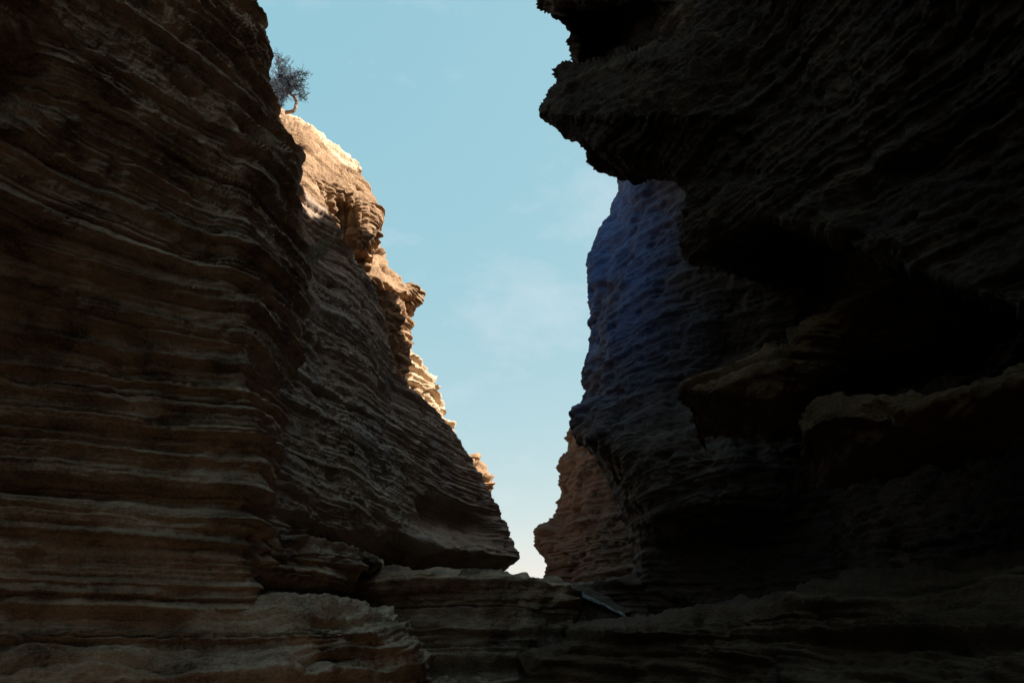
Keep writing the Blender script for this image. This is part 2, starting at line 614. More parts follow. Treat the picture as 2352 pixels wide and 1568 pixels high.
rock('cliff', 'tall brown layered sandstone cliff filling the left side, nearest the viewer', 'cliff', net, M_BROWN, step=2.7,
     coarse=0.09, medium=0.045, fine=0.014, lump=0.035, lump_s=0.7, pit=0.045, lam=0.018, recess=0.2, warp=0.03, bands=[x for x in np.arange(0.6, 11, 0.62)], seed=1.0, part=lambda h: 'base_layer' if h < 0.6 else ('rim' if h > 9.0 else 'rock_layer'))

# bedded terrace at its foot
def terr(px, top, lip, yb, yl, yf):
    return [(px, top - 14, yb + 0.8), (px, top, yb), (px, (top + lip) / 2, (yb * 0.35 + yl * 0.65)), (px, lip, yl), (px, lip + 45, yl - 0.04),
            (px, lip + 110, yf), (px, lip + 240, yf - 0.1), (px, lip + 500, yf - 0.2)]
net = net_idx([terr(-330, 1400, 1440, 4.0, 3.85, 3.7), terr(0, 1400, 1440, 4.28, 4.16, 4.0), terr(300, 1400, 1440, 4.7, 4.56, 4.35),
               terr(560, 1398, 1440, 5.0, 4.8, 4.5), terr(700, 1396, 1445, 5.3, 4.95, 4.7), terr(800, 1398, 1452, 5.8, 5.35, 5.05),
               terr(880, 1420, 1468, 6.4, 5.6, 5.3), terr(940, 1470, 1492, 6.6, 5.9, 5.7), terr(965, 1500, 1520, 6.7, 6.1, 5.9), terr(1000, 1545, 1560, 6.8, 6.3, 6.2)])
net = ext(net, 'right', [(0.05, 0.8, -0.2), (0, 3, -0.2)])
net = ext(net, 'left', [(-1, -2, 0), (-1, -5, 0)])
net = ext(net, 'top', [(-0.5, 1.5, -0.1)])
rock('rock_terrace', 'low layered rock terrace with a grey worn top at the bottom left', 'rock ledge', net, M_BROWN, step=3.0,
     coarse=0.08, medium=0.05, fine=0.02, lump=0.04, pit=0.04, recess=0.08, bands=[1.0, 1.35, 1.6], seed=4.0)

# ------------------------------------------------------------------ left wall, behind
net = net_idx([
    [(570, 200, 7.0), (580, 420, 7.0), (590, 620, 6.9), (600, 800, 6.8), (590, 960, 6.6), (575, 1080, 6.4), (560, 1170, 6.2), (560, 1215, 6.2), (560, 1235, 6.4), (560, 1335, 7.4)],
    [(655, 300, 8.2), (665, 450, 8.0), (690, 620, 7.5), (680, 800, 7.2), (660, 960, 6.9), (640, 1080, 6.6), (625, 1175, 6.3), (620, 1215, 6.3), (620, 1240, 6.8), (620, 1335, 8.0)],
    [(720, 420, 9.0), (725, 520, 8.8), (730, 640, 8.3), (730, 800, 8.0), (725, 960, 7.7), (720, 1080, 7.5), (715, 1175, 7.3), (715, 1215, 7.3), (715, 1245, 7.9), (715, 1335, 9.0)],
    [(790, 560, 9.4), (795, 610, 9.2), (800, 700, 8.9), (800, 830, 8.7), (800, 970, 8.5), (800, 1080, 8.3), (800, 1175, 8.1), (805, 1212, 8.1), (805, 1245, 8.9), (805, 1335, 10.0)],
    [(840, 640, 10.0), (845, 700, 9.8), (850, 770, 9.5), (850, 860, 9.3), (850, 980, 9.1), (850, 1080, 9.0), (850, 1170, 8.9), (853, 1210, 8.9), (855, 1245, 9.8), (855, 1335, 10.8)],
    [(893, 790, 10.6), (893, 825, 10.4), (895, 870, 10.2), (898, 940, 10.0), (900, 1010, 9.9), (900, 1090, 9.8), (905, 1165, 9.7), (908, 1214, 9.7), (908, 1250, 10.6), (905, 1335, 11.6)],
    [(912, 858, 11.0), (915, 885, 10.8), (920, 920, 10.6), (925, 970, 10.5), (928, 1030, 10.4), (928, 1100, 10.35), (925, 1170, 10.3), (930, 1222, 10.0), (935, 1260, 10.9), (930, 1335, 11.9)],
    [(958, 912, 11.6), (958, 935, 11.5), (960, 965, 11.3), (965, 1010, 11.2), (968, 1060, 11.2), (968, 1115, 11.2), (955, 1180, 11.5), (965, 1240, 10.7), (968, 1272, 11.6), (962, 1335, 12.4)],
    [(1008, 960, 12.2), (1010, 980, 12.1), (1012, 1010, 12.0), (1015, 1045, 11.9), (1018, 1085, 11.9), (1015, 1130, 11.9), (1005, 1195, 12.2), (1015, 1255, 11.4), (1018, 1285, 12.3), (1010, 1335, 13.0)],
    [(1048, 1008, 12.8), (1050, 1025, 12.7), (1054, 1050, 12.6), (1058, 1080, 12.5), (1060, 1110, 12.5), (1060, 1150, 12.5), (1055, 1205, 12.8), (1065, 1262, 12.2), (1066, 1292, 12.9), (1055, 1335, 13.5)],
    [(1077, 1046, 13.3), (1080, 1060, 13.2), (1085, 1080, 13.1), (1092, 1105, 13.0), (1098, 1135, 13.0), (1102, 1165, 13.0), (1105, 1215, 13.2), (1118, 1268, 12.9), (1115, 1299, 13.5), (1095, 1335, 14.0)],
    [(1084, 1068, 13.7), (1094, 1082, 13.6), (1106, 1102, 13.5), (1118, 1124, 13.5), (1130, 1150, 13.5), (1138, 1175, 13.5), (1148, 1220, 13.6), (1165, 1274, 13.5), (1155, 1303, 14.0), (1125, 1335, 14.4)],
    [(1089, 1082, 14.1), (1103, 1096, 14.1), (1118, 1122, 14.1), (1130, 1148, 14.1), (1146, 1168, 14.1), (1160, 1188, 14.1), (1176, 1230, 14.1), (1198, 1280, 14.1), (1178, 1303, 14.4), (1138, 1325, 14.6)],
])
net = ext(net, 'right', [(-0.15, 0.8, 0), (-1.5, 2.2, 0), (-8, 3, 0)])
net = ext(net, 'top', [(-0.35, 0.5, 0.12), (-1.2, 0.9, 0.1), (-5, 1, 0), (-20, 0, 0)])
net = ext(net, 'left', [(-1, 0.5, 0), (-8, 0, 0)])
rock('cliff', 'grey brown layered cliff behind the left wall, ending in an overhanging nose above the ledge', 'cliff', net, (lambda h: M_TAN if h > 7.7 else M_GREY), step=3.0,
     coarse=0.045, medium=0.028, fine=0.014, lump=0.08, lump_s=0.6, pit=0.035, lam=0.025, recess=0.05, rough=0.012, bands=[x for x in np.arange(2.4, 12, 0.75)], seed=7.0, warp=0.12, part=lambda h: 'overhanging_nose' if h < 3.3 else 'rock_layer')

# lower block under it, left of the dark hollow
net = net_idx([
    [(560, 1190, 6.0), (560, 1222, 5.7), (560, 1250, 5.5), (560, 1300, 5.5), (560, 1345, 5.5), (560, 1400, 5.6), (560, 1480, 5.7)],
    [(600, 1200, 6.0), (605, 1228, 5.6), (605, 1255, 5.5), (605, 1300, 5.55), (605, 1345, 5.55), (605, 1400, 5.6), (605, 1480, 5.7)],
    [(660, 1220, 6.4), (665, 1240, 5.95), (665, 1262, 5.8), (665, 1300, 5.85), (665, 1345, 5.85), (665, 1400, 5.9), (665, 1480, 6.0)],
    [(730, 1240, 6.8), (735, 1250, 6.4), (735, 1270, 6.25), (735, 1300, 6.25), (735, 1345, 6.3), (735, 1400, 6.35), (735, 1480, 6.4)],
    [(785, 1255, 7.0), (790, 1260, 6.7), (790, 1275, 6.6), (792, 1300, 6.6), (775, 1345, 6.65), (765, 1400, 6.7), (765, 1480, 6.8)],
    [(808, 1264, 7.1), (815, 1268, 6.95), (824, 1282, 6.85), (829, 1302, 6.85), (803, 1335, 6.9), (790, 1395, 6.95), (790, 1480, 7.0)]])
net = ext(net, 'right', [(-0.05, 0.6, 0), (-0.8, 1.6, 0)])
net = ext(net, 'top', [(0, 1.5, -0.05)])
net = ext(net, 'left', [(-1.5, 0.2, 0)])
rock('rock_block', 'low layered rock block left of the dark hollow under the overhanging nose', 'rock', net, M_MID, step=3.0,
     coarse=0.07, medium=0.05, fine=0.02, lump=0.05, pit=0.05, recess=0.06, bands=[1.95, 2.2], seed=12.0)

# bedded ledge across the canyon
def ledge(px, top, Y):
    return [(px, top - 4, Y + 3.0), (px, top - 2, Y + 0.6), (px, top, Y), (px, top + 22, Y - 0.05), (px, top + 70, Y + 0.05), (px, top + 130, Y - 0.12),
            (px, top + 190, Y - 0.2), (px, top + 260, Y - 0.5), (px, top + 420, Y - 0.8)]
net = net_idx([ledge(700, 1326, 8.4), ledge(800, 1324, 8.3), ledge(870, 1322, 8.25), ledge(960, 1319, 8.2), ledge(1060, 1316, 8.2), ledge(1140, 1318, 8.25),
               ledge(1190, 1325, 8.3), ledge(1230, 1333, 8.35), ledge(1290, 1340, 8.45), ledge(1318, 1350, 8.55), ledge(1334, 1376, 8.7), ledge(1338, 1412, 8.8)])
net = ext(net, 'right', [(0.02, 0.6, 0), (0, 2.5, 0)])
net = ext(net, 'left', [(-1.5, 0.3, 0)])
rock('rock_ledge', 'flat topped layered ledge crossing the canyon floor below the gap of sky', 'rock ledge', net, M_MID, step=3.0,
     coarse=0.08, medium=0.055, fine=0.025, lump=0.05, pit=0.05, recess=0.12, bands=[1.35, 1.62, 1.85, 2.05], seed=16.0, warp=0.03)

# ------------------------------------------------------------------ sunlit rocks on the left rim
net = net_idx([   # boulder with fluted overhang
    [(640, 250, 10.3), (630, 330, 9.4), (640, 400, 9.2), (650, 470, 9.2), (660, 520, 9.3), (660, 560, 9.8), (660, 600, 10.4)],
    [(690, 292, 10.4), (690, 340, 9.5), (695, 400, 9.3), (700, 450, 9.3), (705, 490, 9.4), (710, 530, 9.8), (710, 590, 10.5)],
    [(735, 335, 10.5), (738, 370, 9.8), (742, 415, 9.5), (748, 455, 9.5), (755, 482, 9.6), (765, 520, 10.0), (765, 585, 10.8)],
    [(775, 372, 10.6), (778, 398, 10.1), (785, 430, 9.8), (788, 458, 9.8), (790, 480, 10.0), (795, 540, 10.2), (795, 580, 11.0)],
    [(812, 404, 10.7), (815, 425, 10.3), (822, 455, 10.1), (825, 485, 10.0), (826, 520, 10.0), (826, 556, 10.0), (818, 575, 11.2)],
    [(845, 450, 10.8), (846, 465, 10.5), (850, 485, 10.4), (852, 505, 10.3), (852, 525, 10.3), (848, 548, 10.3), (838, 580, 11.3)],
    [(862, 478, 10.9), (867, 492, 10.8), (872, 508, 10.8), (870, 525, 10.8), (866, 538, 10.8), (860, 552, 10.8), (850, 592, 11.4)]])
net = ext(net, 'right', [(-0.1, 0.5, 0), (-1.0, 1.2, 0.1), (-4, 1, 0)])
net = ext(net, 'top', [(-0.4, 0.8, 0.1), (-2, 1, 0.1)])
net = ext(net, 'bottom', [(-0.6, 0.3, -0.3)])
rock('boulder', 'orange boulder with a fluted overhanging lower lip on the left rim', 'boulder', net, M_TAN, step=2.0,
     coarse=0.07, medium=0.045, fine=0.018, lump=0.08, pit=0.04, flute=0.11, dip=(-0.12, 0.0), bands=[8.1, 9.0], seed=20.0, part=lambda h: 'fluted_lip' if h < 8.1 else 'rock_layer')

net = net_idx([   # sunlit slab above
    [(600, 225, 11.2), (602, 240, 11.0), (606, 262, 10.7), (612, 290, 10.4), (620, 320, 10.4)],
    [(640, 246, 11.3), (642, 258, 11.1), (648, 275, 10.8), (655, 298, 10.5), (660, 325, 10.5)],
    [(678, 261, 11.4), (680, 275, 11.2), (688, 295, 10.9), (695, 312, 10.7), (700, 340, 10.8)],
    [(705, 281, 11.5), (707, 295, 11.3), (715, 315, 11.0), (722, 332, 10.8), (728, 355, 11.0)],
    [(745, 313, 11.6), (747, 325, 11.4), (755, 345, 11.15), (762, 362, 11.0), (765, 376, 11.3)],
    [(782, 345, 11.7), (783, 355, 11.5), (790, 372, 11.35), (794, 386, 11.25), (795, 396, 11.5)],
    [(810, 365, 11.8), (813, 374, 11.65), (815, 386, 11.55), (813, 400, 11.5), (812, 408, 11.7)],
    [(822, 374, 11.9), (826, 379, 11.85), (822, 388, 11.8), (818, 398, 11.8), (814, 410, 11.9)]])
net = ext(net, 'right', [(-0.1, 0.4, 0), (-1.5, 1.2, 0)])
net = ext(net, 'top', [(-0.6, 1.2, 0.15), (-4, 2, 0.2)])
net = ext(net, 'bottom', [(-0.4, 0.6, -0.2)])
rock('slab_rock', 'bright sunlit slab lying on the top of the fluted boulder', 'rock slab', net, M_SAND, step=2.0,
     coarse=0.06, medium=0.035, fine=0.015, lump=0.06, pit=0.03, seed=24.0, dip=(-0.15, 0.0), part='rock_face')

net = net_idx([   # crag with hollows below the boulder
    [(826, 560, 12.0), (826, 590, 11.6), (830, 640, 11.0), (836, 680, 10.7), (842, 720, 10.6), (850, 770, 10.6), (860, 830, 10.8)],
    [(862, 566, 12.2), (862, 596, 11.8), (862, 640, 11.3), (866, 668, 11.5), (870, 705, 11.4), (878, 760, 11.1), (885, 835, 11.1)],
    [(882, 600, 12.4), (884, 622, 12.0), (888, 650, 11.7), (890, 672, 12.1), (893, 700, 11.6), (898, 760, 11.4), (900, 845, 11.4)],
    [(902, 626, 12.5), (905, 645, 12.2), (910, 668, 12.0), (908, 684, 12.5), (908, 706, 11.9), (912, 760, 11.7), (910, 850, 11.7)],
    [(930, 644, 12.6), (932, 656, 12.4), (934, 674, 12.3), (926, 690, 12.7), (924, 712, 12.2), (926, 760, 12.0), (918, 850, 12.0)],
    [(956, 658, 12.8), (961, 663, 12.7), (950, 684, 12.7), (938, 702, 12.7), (934, 724, 12.5), (932, 762, 12.4), (924, 850, 12.3)]])
net = ext(net, 'right', [(-0.08, 0.4, 0), (-1.2, 1.5, 0), (-5, 1, 0)])
net = ext(net, 'top', [(-0.5, 0.7, 0.05), (-3, 1, 0.1)])
rock('crag', 'sunlit crag with dark hollows and a pointed beak below the fluted boulder', 'crag', net, M_TAN, step=2.0,
     coarse=0.12, medium=0.05, fine=0.018, lump=0.13, lump_s=1.6, pit=0.09, seed=28.0, bands=[7.6], part=lambda h: 'beak' if h > 7.6 else 'rock_layer')

net = net_idx([   # sunlit cliff strip farther on
    [(880, 760, 15.5), (882, 800, 15.2), (885, 850, 15.0), (890, 900, 15.0), (900, 960, 15.0), (910, 1040, 15.0)],
    [(930, 775, 15.8), (932, 815, 15.5), (938, 860, 15.3), (945, 905, 15.3), (955, 960, 15.3), (965, 1040, 15.3)],
    [(946, 800, 16.1), (952, 838, 15.8), (962, 875, 15.6), (970, 915, 15.6), (980, 965, 15.6), (990, 1040, 15.6)],
    [(966, 842, 16.4), (974, 868, 16.1), (984, 898, 15.9), (992, 930, 15.9), (1000, 970, 15.9), (1010, 1040, 15.9)],
    [(986, 872, 16.7), (990, 892, 16.5), (1000, 918, 16.3), (1008, 940, 16.3), (1018, 975, 16.3), (1028, 1040, 16.3)],
    [(998, 905, 17.0), (1012, 924, 16.8), (1029, 944, 16.8), (1018, 955, 16.9), (1031, 978, 16.7), (1045, 1040, 16.7)]])
net = ext(net, 'right', [(-0.1, 0.6, 0), (-1.5, 2, 0), (-6, 2, 0)])
net = ext(net, 'top', [(-0.6, 0.8, 0.05), (-4, 1, 0.1)])
net = ext(net, 'left', [(-3, 0, 0)])
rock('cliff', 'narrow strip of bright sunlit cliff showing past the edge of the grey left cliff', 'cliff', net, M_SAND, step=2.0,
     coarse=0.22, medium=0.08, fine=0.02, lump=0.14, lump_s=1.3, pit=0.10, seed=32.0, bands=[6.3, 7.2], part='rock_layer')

net = net_idx([   # far stepped ledges
    [(1030, 1020, 19.0), (1032, 1038, 18.8), (1035, 1060, 18.7), (1040, 1085, 18.6), (1045, 1110, 18.6), (1050, 1160, 18.6)],
    [(1072, 1036, 19.2), (1078, 1045, 19.0), (1080, 1062, 18.9), (1086, 1085, 18.8), (1090, 1110, 18.8), (1095, 1160, 18.8)],
    [(1090, 1040, 19.4), (1099, 1048, 19.2), (1093, 1060, 19.2), (1106, 1086, 19.0), (1114, 1106, 19.0), (1112, 1160, 19.1)],
    [(1094, 1042, 19.6), (1101, 1051, 19.5), (1096, 1060, 19.5), (1116, 1084, 19.3), (1133, 1114, 19.2), (1119, 1135, 19.4)]])
net = ext(net, 'right', [(-0.1, 0.5, 0), (-2, 2, 0)])
net = ext(net, 'top', [(-0.5, 0.8, 0.02), (-3, 1, 0)])
rock('cliff', 'small far sunlit ledges jutting out above the overhanging nose', 'cliff', net, M_TAN, step=1.8,
     coarse=0.2, medium=0.09, fine=0.02, lump=0.12, lump_s=1.3, pit=0.08, seed=36.0, bands=[5.5], part='rock_layer')

# ------------------------------------------------------------------ right wall, far to near
RP = list(range(960, 1500, 16))
net = net_py([
    [(960, 1328, 18.0), (1025, 1319, 18), (1045, 1311, 18), (1056, 1297, 18), (1085, 1291, 18), (1105, 1284, 18), (1150, 1283, 18), (1175, 1278, 18), (1195, 1277, 18),
     (1205, 1262, 18), (1216, 1240, 18), (1226, 1229, 18), (1245, 1227, 18), (1258, 1230, 18), (1275, 1240, 18), (1310, 1242, 18), (1334, 1235, 18), (1500, 1230, 18)],
    [(960, 1345, 17.0), (1100, 1310, 17.2), (1190, 1300, 17.2), (1230, 1275, 17.2), (1500, 1280, 17.0)],
    [(960, 1375, 16.4), (1100, 1345, 16.3), (1180, 1335, 16.0), (1500, 1330, 16.0)],
    [(960, 1400, 16), (1100, 1385, 15.6), (1250, 1385, 15.0), (1500, 1390, 14.6)],
    [(960, 1450, 15.5), (1200, 1450, 14.6), (1330, 1460, 13.8), (1500, 1460, 13.2)],
    [(960, 1560, 14.5), (1500, 1560, 12.0)]], RP)
net = ext(net, 'left', [(0.15, 0.8, 0), (2, 2.5, 0), (8, 3, 0)])
net = ext(net, 'right', [(4, 0, 0)])
net = ext(net, 'top', [(0.6, 0.6, 0.1), (4, 1, 0.2)])
net = ext(net, 'bottom', [(0, -0.5, -1.5)])
rock('cliff', 'far reddish stacked rock tower on the right side of the gap of sky', 'cliff', net, M_RED, step=2.0,
     coarse=0.09, medium=0.04, fine=0.015, recess=0.1, lump=0.20, lump_s=1.0, pit=0.08, seed=40.0, bands=[2.6, 3.3, 4.1, 5.0], part='rock_layer')

RM = list(range(196, 1520, 24))
net = net_py([
    [(-60, 1452, 11.2), (300, 1440, 11.2), (402, 1420, 11.2), (430, 1426, 11.2), (460, 1411, 11.2), (500, 1401, 11.2), (545, 1371, 11.2), (590, 1351, 11.2), (612, 1345, 11.2),
     (650, 1342, 11.2), (700, 1340, 11.2), (750, 1343, 11.2), (790, 1355, 11.2), (820, 1345, 11.2), (870, 1337, 11.2), (910, 1340, 11.2), (925, 1326, 11.2),
     (945, 1306, 11.2), (975, 1300, 11.2), (1000, 1305, 11.2), (1025, 1319, 11.2), (1050, 1350, 11.2), (1090, 1380, 11.2), (1130, 1398, 11.2), (1180, 1420, 11.2),
     (1220, 1436, 11.2), (1255, 1450, 11.2), (1290, 1462, 11.2), (1520, 1470, 11.2)],
    [(-60, 1480, 10.4), (400, 1455, 10.4), (650, 1400, 10.2), (900, 1400, 10.0), (1000, 1380, 10.0), (1100, 1430, 10.2), (1250, 1480, 10.3), (1520, 1500, 10.3)],
    [(-60, 1540, 9.6), (400, 1520, 9.6), (650, 1490, 9.3), (900, 1480, 9.2), (1050, 1460, 9.0), (1180, 1490, 9.2), (1250, 1540, 9.8), (1520, 1560, 9.8)],
    [(-60, 1640, 8.6), (500, 1600, 9.0), (650, 1580, 8.8), (900, 1570, 8.7), (1050, 1570, 8.2), (1170, 1580, 8.3), (1260, 1600, 9.3), (1520, 1620, 9.2)],
    [(-60, 1760, 7.8), (500, 1720, 8.4), (900, 1690, 8.4), (1060, 1690, 7.6), (1150, 1700, 7.6), (1250, 1720, 8.6), (1520, 1720, 8.4)],
    [(-60, 1900, 7.4), (900, 1880, 7.8), (1520, 1880, 7.6)],
    [(-60, 2100, 7.0), (900, 2100, 7.0), (1520, 2100, 7.0)]], RM)
net = ext(net, 'left', [(0.3, 0.5, 0), (2.2, 2.0, -1.5), (8, 3, -2)])
net = ext(net, 'right', [(4, -0.5, 0)])
zt = np.full(net.shape[1], 14.2)
zt[:3], zt[3], zt[4], zt[5] = (10.6, 11.0, 11.6), 12.2, 12.6, 13.4  # unseen top heights shaped to set where sun falls on the left rim
net = ext_to_z(net, 2.3, 0.1, zt + 2.3)
net = ext(net, 'top', [(4, 1, 0.1)])
net = ext(net, 'bottom', [(0, -0.3, -2)])
rock('cliff', 'dark shaded cliff with painted blue glow on the right behind the dark overhang', 'cliff', net, M_BLUE, step=3.8,
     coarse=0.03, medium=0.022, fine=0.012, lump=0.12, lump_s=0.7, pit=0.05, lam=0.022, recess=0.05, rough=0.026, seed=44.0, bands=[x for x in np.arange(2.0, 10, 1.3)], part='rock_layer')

# near right overhang
sil_N = [(-1200, 1150, 5.4), (-400, 1190, 5.4), (-100, 1225, 5.4), (0, 1236, 5.4), (12, 1239, 5.4), (28, 1256, 5.4), (50, 1290, 5.4), (68, 1310, 5.4), (100, 1318, 5.4), (138, 1326, 5.4), (146, 1322, 5.4),
         (150, 1300, 5.4), (165, 1280, 5.4), (190, 1278, 5.4), (205, 1262, 5.4), (225, 1255, 5.4), (245, 1243, 5.4), (262, 1243, 5.4), (280, 1260, 5.4), (295, 1275, 5.4),
         (320, 1310, 5.4), (340, 1340, 5.4), (365, 1355, 5.4), (388, 1377, 5.4), (402, 1420, 5.5)]
NR = [-100, -50, -20, 0, 12, 28, 50, 68, 84, 100, 112, 122, 131, 140, 147, 155, 165, 178, 190, 205, 225, 245, 262, 280, 295, 320, 340, 365, 388, 402]
net_top = net_py([
    sil_N,
    [(-1200, 1190, 5.1), (-100, 1262, 5.1), (0, 1275, 5.1), (30, 1300, 5.2), (50, 1335, 5.8), (100, 1345, 6.0), (122, 1342, 5.85), (140, 1336, 5.5), (154, 1328, 5.15), (190, 1305, 5.05), (262, 1290, 5.0), (320, 1340, 5.05), (402, 1450, 5.3)],
    [(-1200, 1240, 4.8), (-100, 1330, 4.8), (10, 1360, 4.85), (32, 1385, 5.9), (100, 1395, 6.0), (122, 1390, 5.75), (140, 1380, 5.25), (156, 1368, 4.85), (262, 1360, 4.65), (340, 1410, 4.7), (402, 1490, 5.0)],
    [(-1200, 1300, 4.5), (0, 1435, 4.55), (40, 1442, 5.3), (100, 1442, 5.3), (135, 1430, 4.55), (262, 1450, 4.35), (402, 1545, 4.6)],
    [(-1200, 1450, 4.0), (0, 1580, 4.1), (262, 1600, 3.95), (402, 1650, 4.2)],
    [(-400, 1500, 3.5), (0, 1720, 3.6), (402, 1800, 3.6)],
    [(-400, 1570, 3.1), (0, 1850, 3.1), (402, 2050, 3.0)],
    [(-400, 1650, 2.7), (0, 2080, 2.6), (402, 2400, 2.5)],
    [(-400, 1750, 2.3), (0, 2320, 2.2), (402, 2750, 2.1)]], NR)
# underside and the wall beneath it, going back to the viewer
low = []
RIM = [(1424, 404, 5.6), (1455, 403, 5.35), (1500, 396, 5.05), (1575, 418, 4.7), (1582, 590, 4.5), (1730, 500, 3.85), (2055, 600, 3.05), (2400, 720, 2.5), (2750, 820, 2.1)]
for k, (dy, f) in enumerate([(12, 0.12), (45, 0.5), (110, 0.85), (260, 1.0), (480, 1.0), (740, 1.0), (1000, 1.0), (1300, 1.0)]):
    row = []
    for j, (px, e, Y) in enumerate(RIM):
        back = [7.0, 7.0, 6.8, 6.5, 5.8, 3.6, 2.0, 1.2, 0.9][j] - 0.25 * max(0, k - 4)
        drop = [0.03, 0.03, 0.04, 0.10, 0.80, .9, .8, .7, .65][j]
        row.append(at(px + [300, 280, 260, 240, 230, 200, 130, 60, 0][j] * f, e + dy * drop, Y + back * f))
    low.append(row)
rim = [at(*p) for p in RIM]
net = np.concatenate([net_top, np.array([rim]), np.array(low)], 0)
net = ext(net, 'left', [(0.25, 0.5, 0.42), (1.0, 1.2, 1.0), (7, 2, 1.6)])
net = ext(net, 'right', [(-0.1, -1.2, 0), (0.0, -3.5, 0), (0, -12, 0)])
lean = np.interp(np.arange(net.shape[1]), [0, 5, 8, 9, 10, 20], [1, 1, 0.45, 0.0, -0.15, -0.3])
lean = np.where(lean > 0, np.maximum(3.9 - net[0, :, 0], 0.3) * lean, lean * 4)
net = ext_to_z(net, lean, 0, np.full(net.shape[1], 16.2))  # unseen top shaped to keep sun off the left wall, admit skylight
net = ext(net, 'top', [(8, 0, 0.3)])
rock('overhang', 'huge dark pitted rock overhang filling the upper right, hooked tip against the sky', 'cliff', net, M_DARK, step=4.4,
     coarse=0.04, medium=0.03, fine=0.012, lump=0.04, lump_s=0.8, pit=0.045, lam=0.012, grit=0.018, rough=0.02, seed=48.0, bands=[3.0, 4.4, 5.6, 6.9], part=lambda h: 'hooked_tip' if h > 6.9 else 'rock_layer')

# two rock ribs that jut out of the dark wall
def rib(pts, name, label, seed):
    net = net_idx(pts)
    net = ext(net, 'left', [(0.2, 0.5, 0)])
    net = ext(net, 'top', [(0.3, 0.7, 0.0)])
    net = ext(net, 'bottom', [(0.3, 0.9, -0.05)])
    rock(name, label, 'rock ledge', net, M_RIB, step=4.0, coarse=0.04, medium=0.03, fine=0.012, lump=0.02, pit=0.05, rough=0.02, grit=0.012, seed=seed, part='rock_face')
rib([[(1567, 886, 5.0), (1565, 892, 4.95), (1570, 899, 4.9), (1572, 908, 4.95), (1582, 922, 5.0)],
     [(1630, 853, 4.75), (1632, 872, 4.6), (1636, 895, 4.5), (1636, 908, 4.55), (1640, 922, 4.7)],
     [(1700, 828, 4.5), (1702, 850, 4.35), (1706, 875, 4.25), (1706, 895, 4.3), (1710, 912, 4.4)],
     [(1770, 798, 4.3), (1772, 825, 4.15), (1776, 858, 4.05), (1776, 885, 4.1), (1780, 904, 4.2)],
     [(1850, 735, 4.2), (1850, 765, 4.1), (1850, 800, 4.1), (1850, 850, 4.1), (1850, 900, 4.2)],
     [(1990, 672, 3.9), (1990, 685, 3.85), (1990, 700, 3.9), (1990, 760, 4.1), (1990, 830, 4.2)],
     [(2360, 535, 3.1), (2360, 548, 3.05), (2360, 562, 3.1), (2360, 620, 3.3), (2360, 700, 3.5)]],
    'rock_ledge', 'brown pitted rock rib jutting from the dark right wall, higher one with blunt left end', 52.0)
rib([[(1846, 968, 4.1), (1848, 980, 3.95), (1850, 990, 3.9), (1856, 1000, 3.95), (1862, 1012, 4.1)],
     [(1880, 918, 3.9), (1882, 940, 3.75), (1885, 965, 3.7), (1890, 985, 3.75), (1915, 1028, 3.9)],
     [(1980, 908, 3.6), (1982, 925, 3.48), (1985, 950, 3.42), (1990, 970, 3.5), (2000, 1012, 3.65)],
     [(2100, 898, 3.3), (2102, 912, 3.18), (2105, 930, 3.15), (2110, 950, 3.2), (2120, 985, 3.35)],
     [(2230, 878, 3.0), (2232, 888, 2.92), (2235, 900, 2.9), (2240, 925, 2.95), (2250, 960, 3.1)],
     [(2370, 840, 2.7), (2372, 850, 2.62), (2375, 862, 2.6), (2380, 890, 2.7), (2390, 930, 2.8)]],
    'rock_ledge', 'brown rock rib low on the dark right wall, tapering to the right edge', 56.0)

# bedded rock at the foot of the right wall
def foot(px, top, Y, tip=0.0):
    return [(px, top - 6, Y + 3.2), (px, top - 3, Y + 0.7), (px, top, Y + 0.25), (px, top + 25, Y), (px, top + 60, Y - 0.05), (px, top + 110, Y - 0.15), (px, top + 230, Y - 0.35), (px, top + 480, Y - 0.6)]
net = net_idx([foot(1192, 1516, 6.9), foot(1225, 1500, 6.8), foot(1290, 1468, 6.7), foot(1345, 1440, 6.6), foot(1420, 1432, 6.4), foot(1500, 1424, 6.1), foot(1580, 1412, 5.8), foot(1700, 1395, 5.2),
               foot(1850, 1370, 4.6), foot(2050, 1330, 3.9), foot(2400, 1270, 3.1)])
net = ext(net, 'left', [(0.0, 0.7, 0), (0.2, 2, 0)])
net = ext(net, 'right', [(0.2, -1.5, 0), (0, -5, 0)])
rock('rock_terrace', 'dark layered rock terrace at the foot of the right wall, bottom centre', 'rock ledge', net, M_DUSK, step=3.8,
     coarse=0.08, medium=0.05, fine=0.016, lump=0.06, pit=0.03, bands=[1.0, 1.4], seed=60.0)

# rock shelf behind the tilted slab
def shelf(px, top, Y):
    return [(px, top - 8, Y + 1.5), (px, top, Y + 0.3), (px, top + 15, Y), (px, top + 45, Y + 0.05), (px, top + 90, Y), (px, top + 160, Y - 0.1)]
net = net_idx([shelf(1300, 1352, 11.6), shelf(1340, 1347, 11.4), shelf(1385, 1338, 11.1), shelf(1440, 1328, 10.7), shelf(1520, 1320, 10.2), shelf(1600, 1330, 9.7)])
net = ext(net, 'right', [(2, 0, 0)])
rock('rock_ledge', 'pale brown rock shelf behind the tilted slab', 'rock ledge', net, M_RED, step=2.4,
     coarse=0.12, medium=0.05, fine=0.015, lump=0.06, pit=0.05, seed=64.0, part='rock_face')


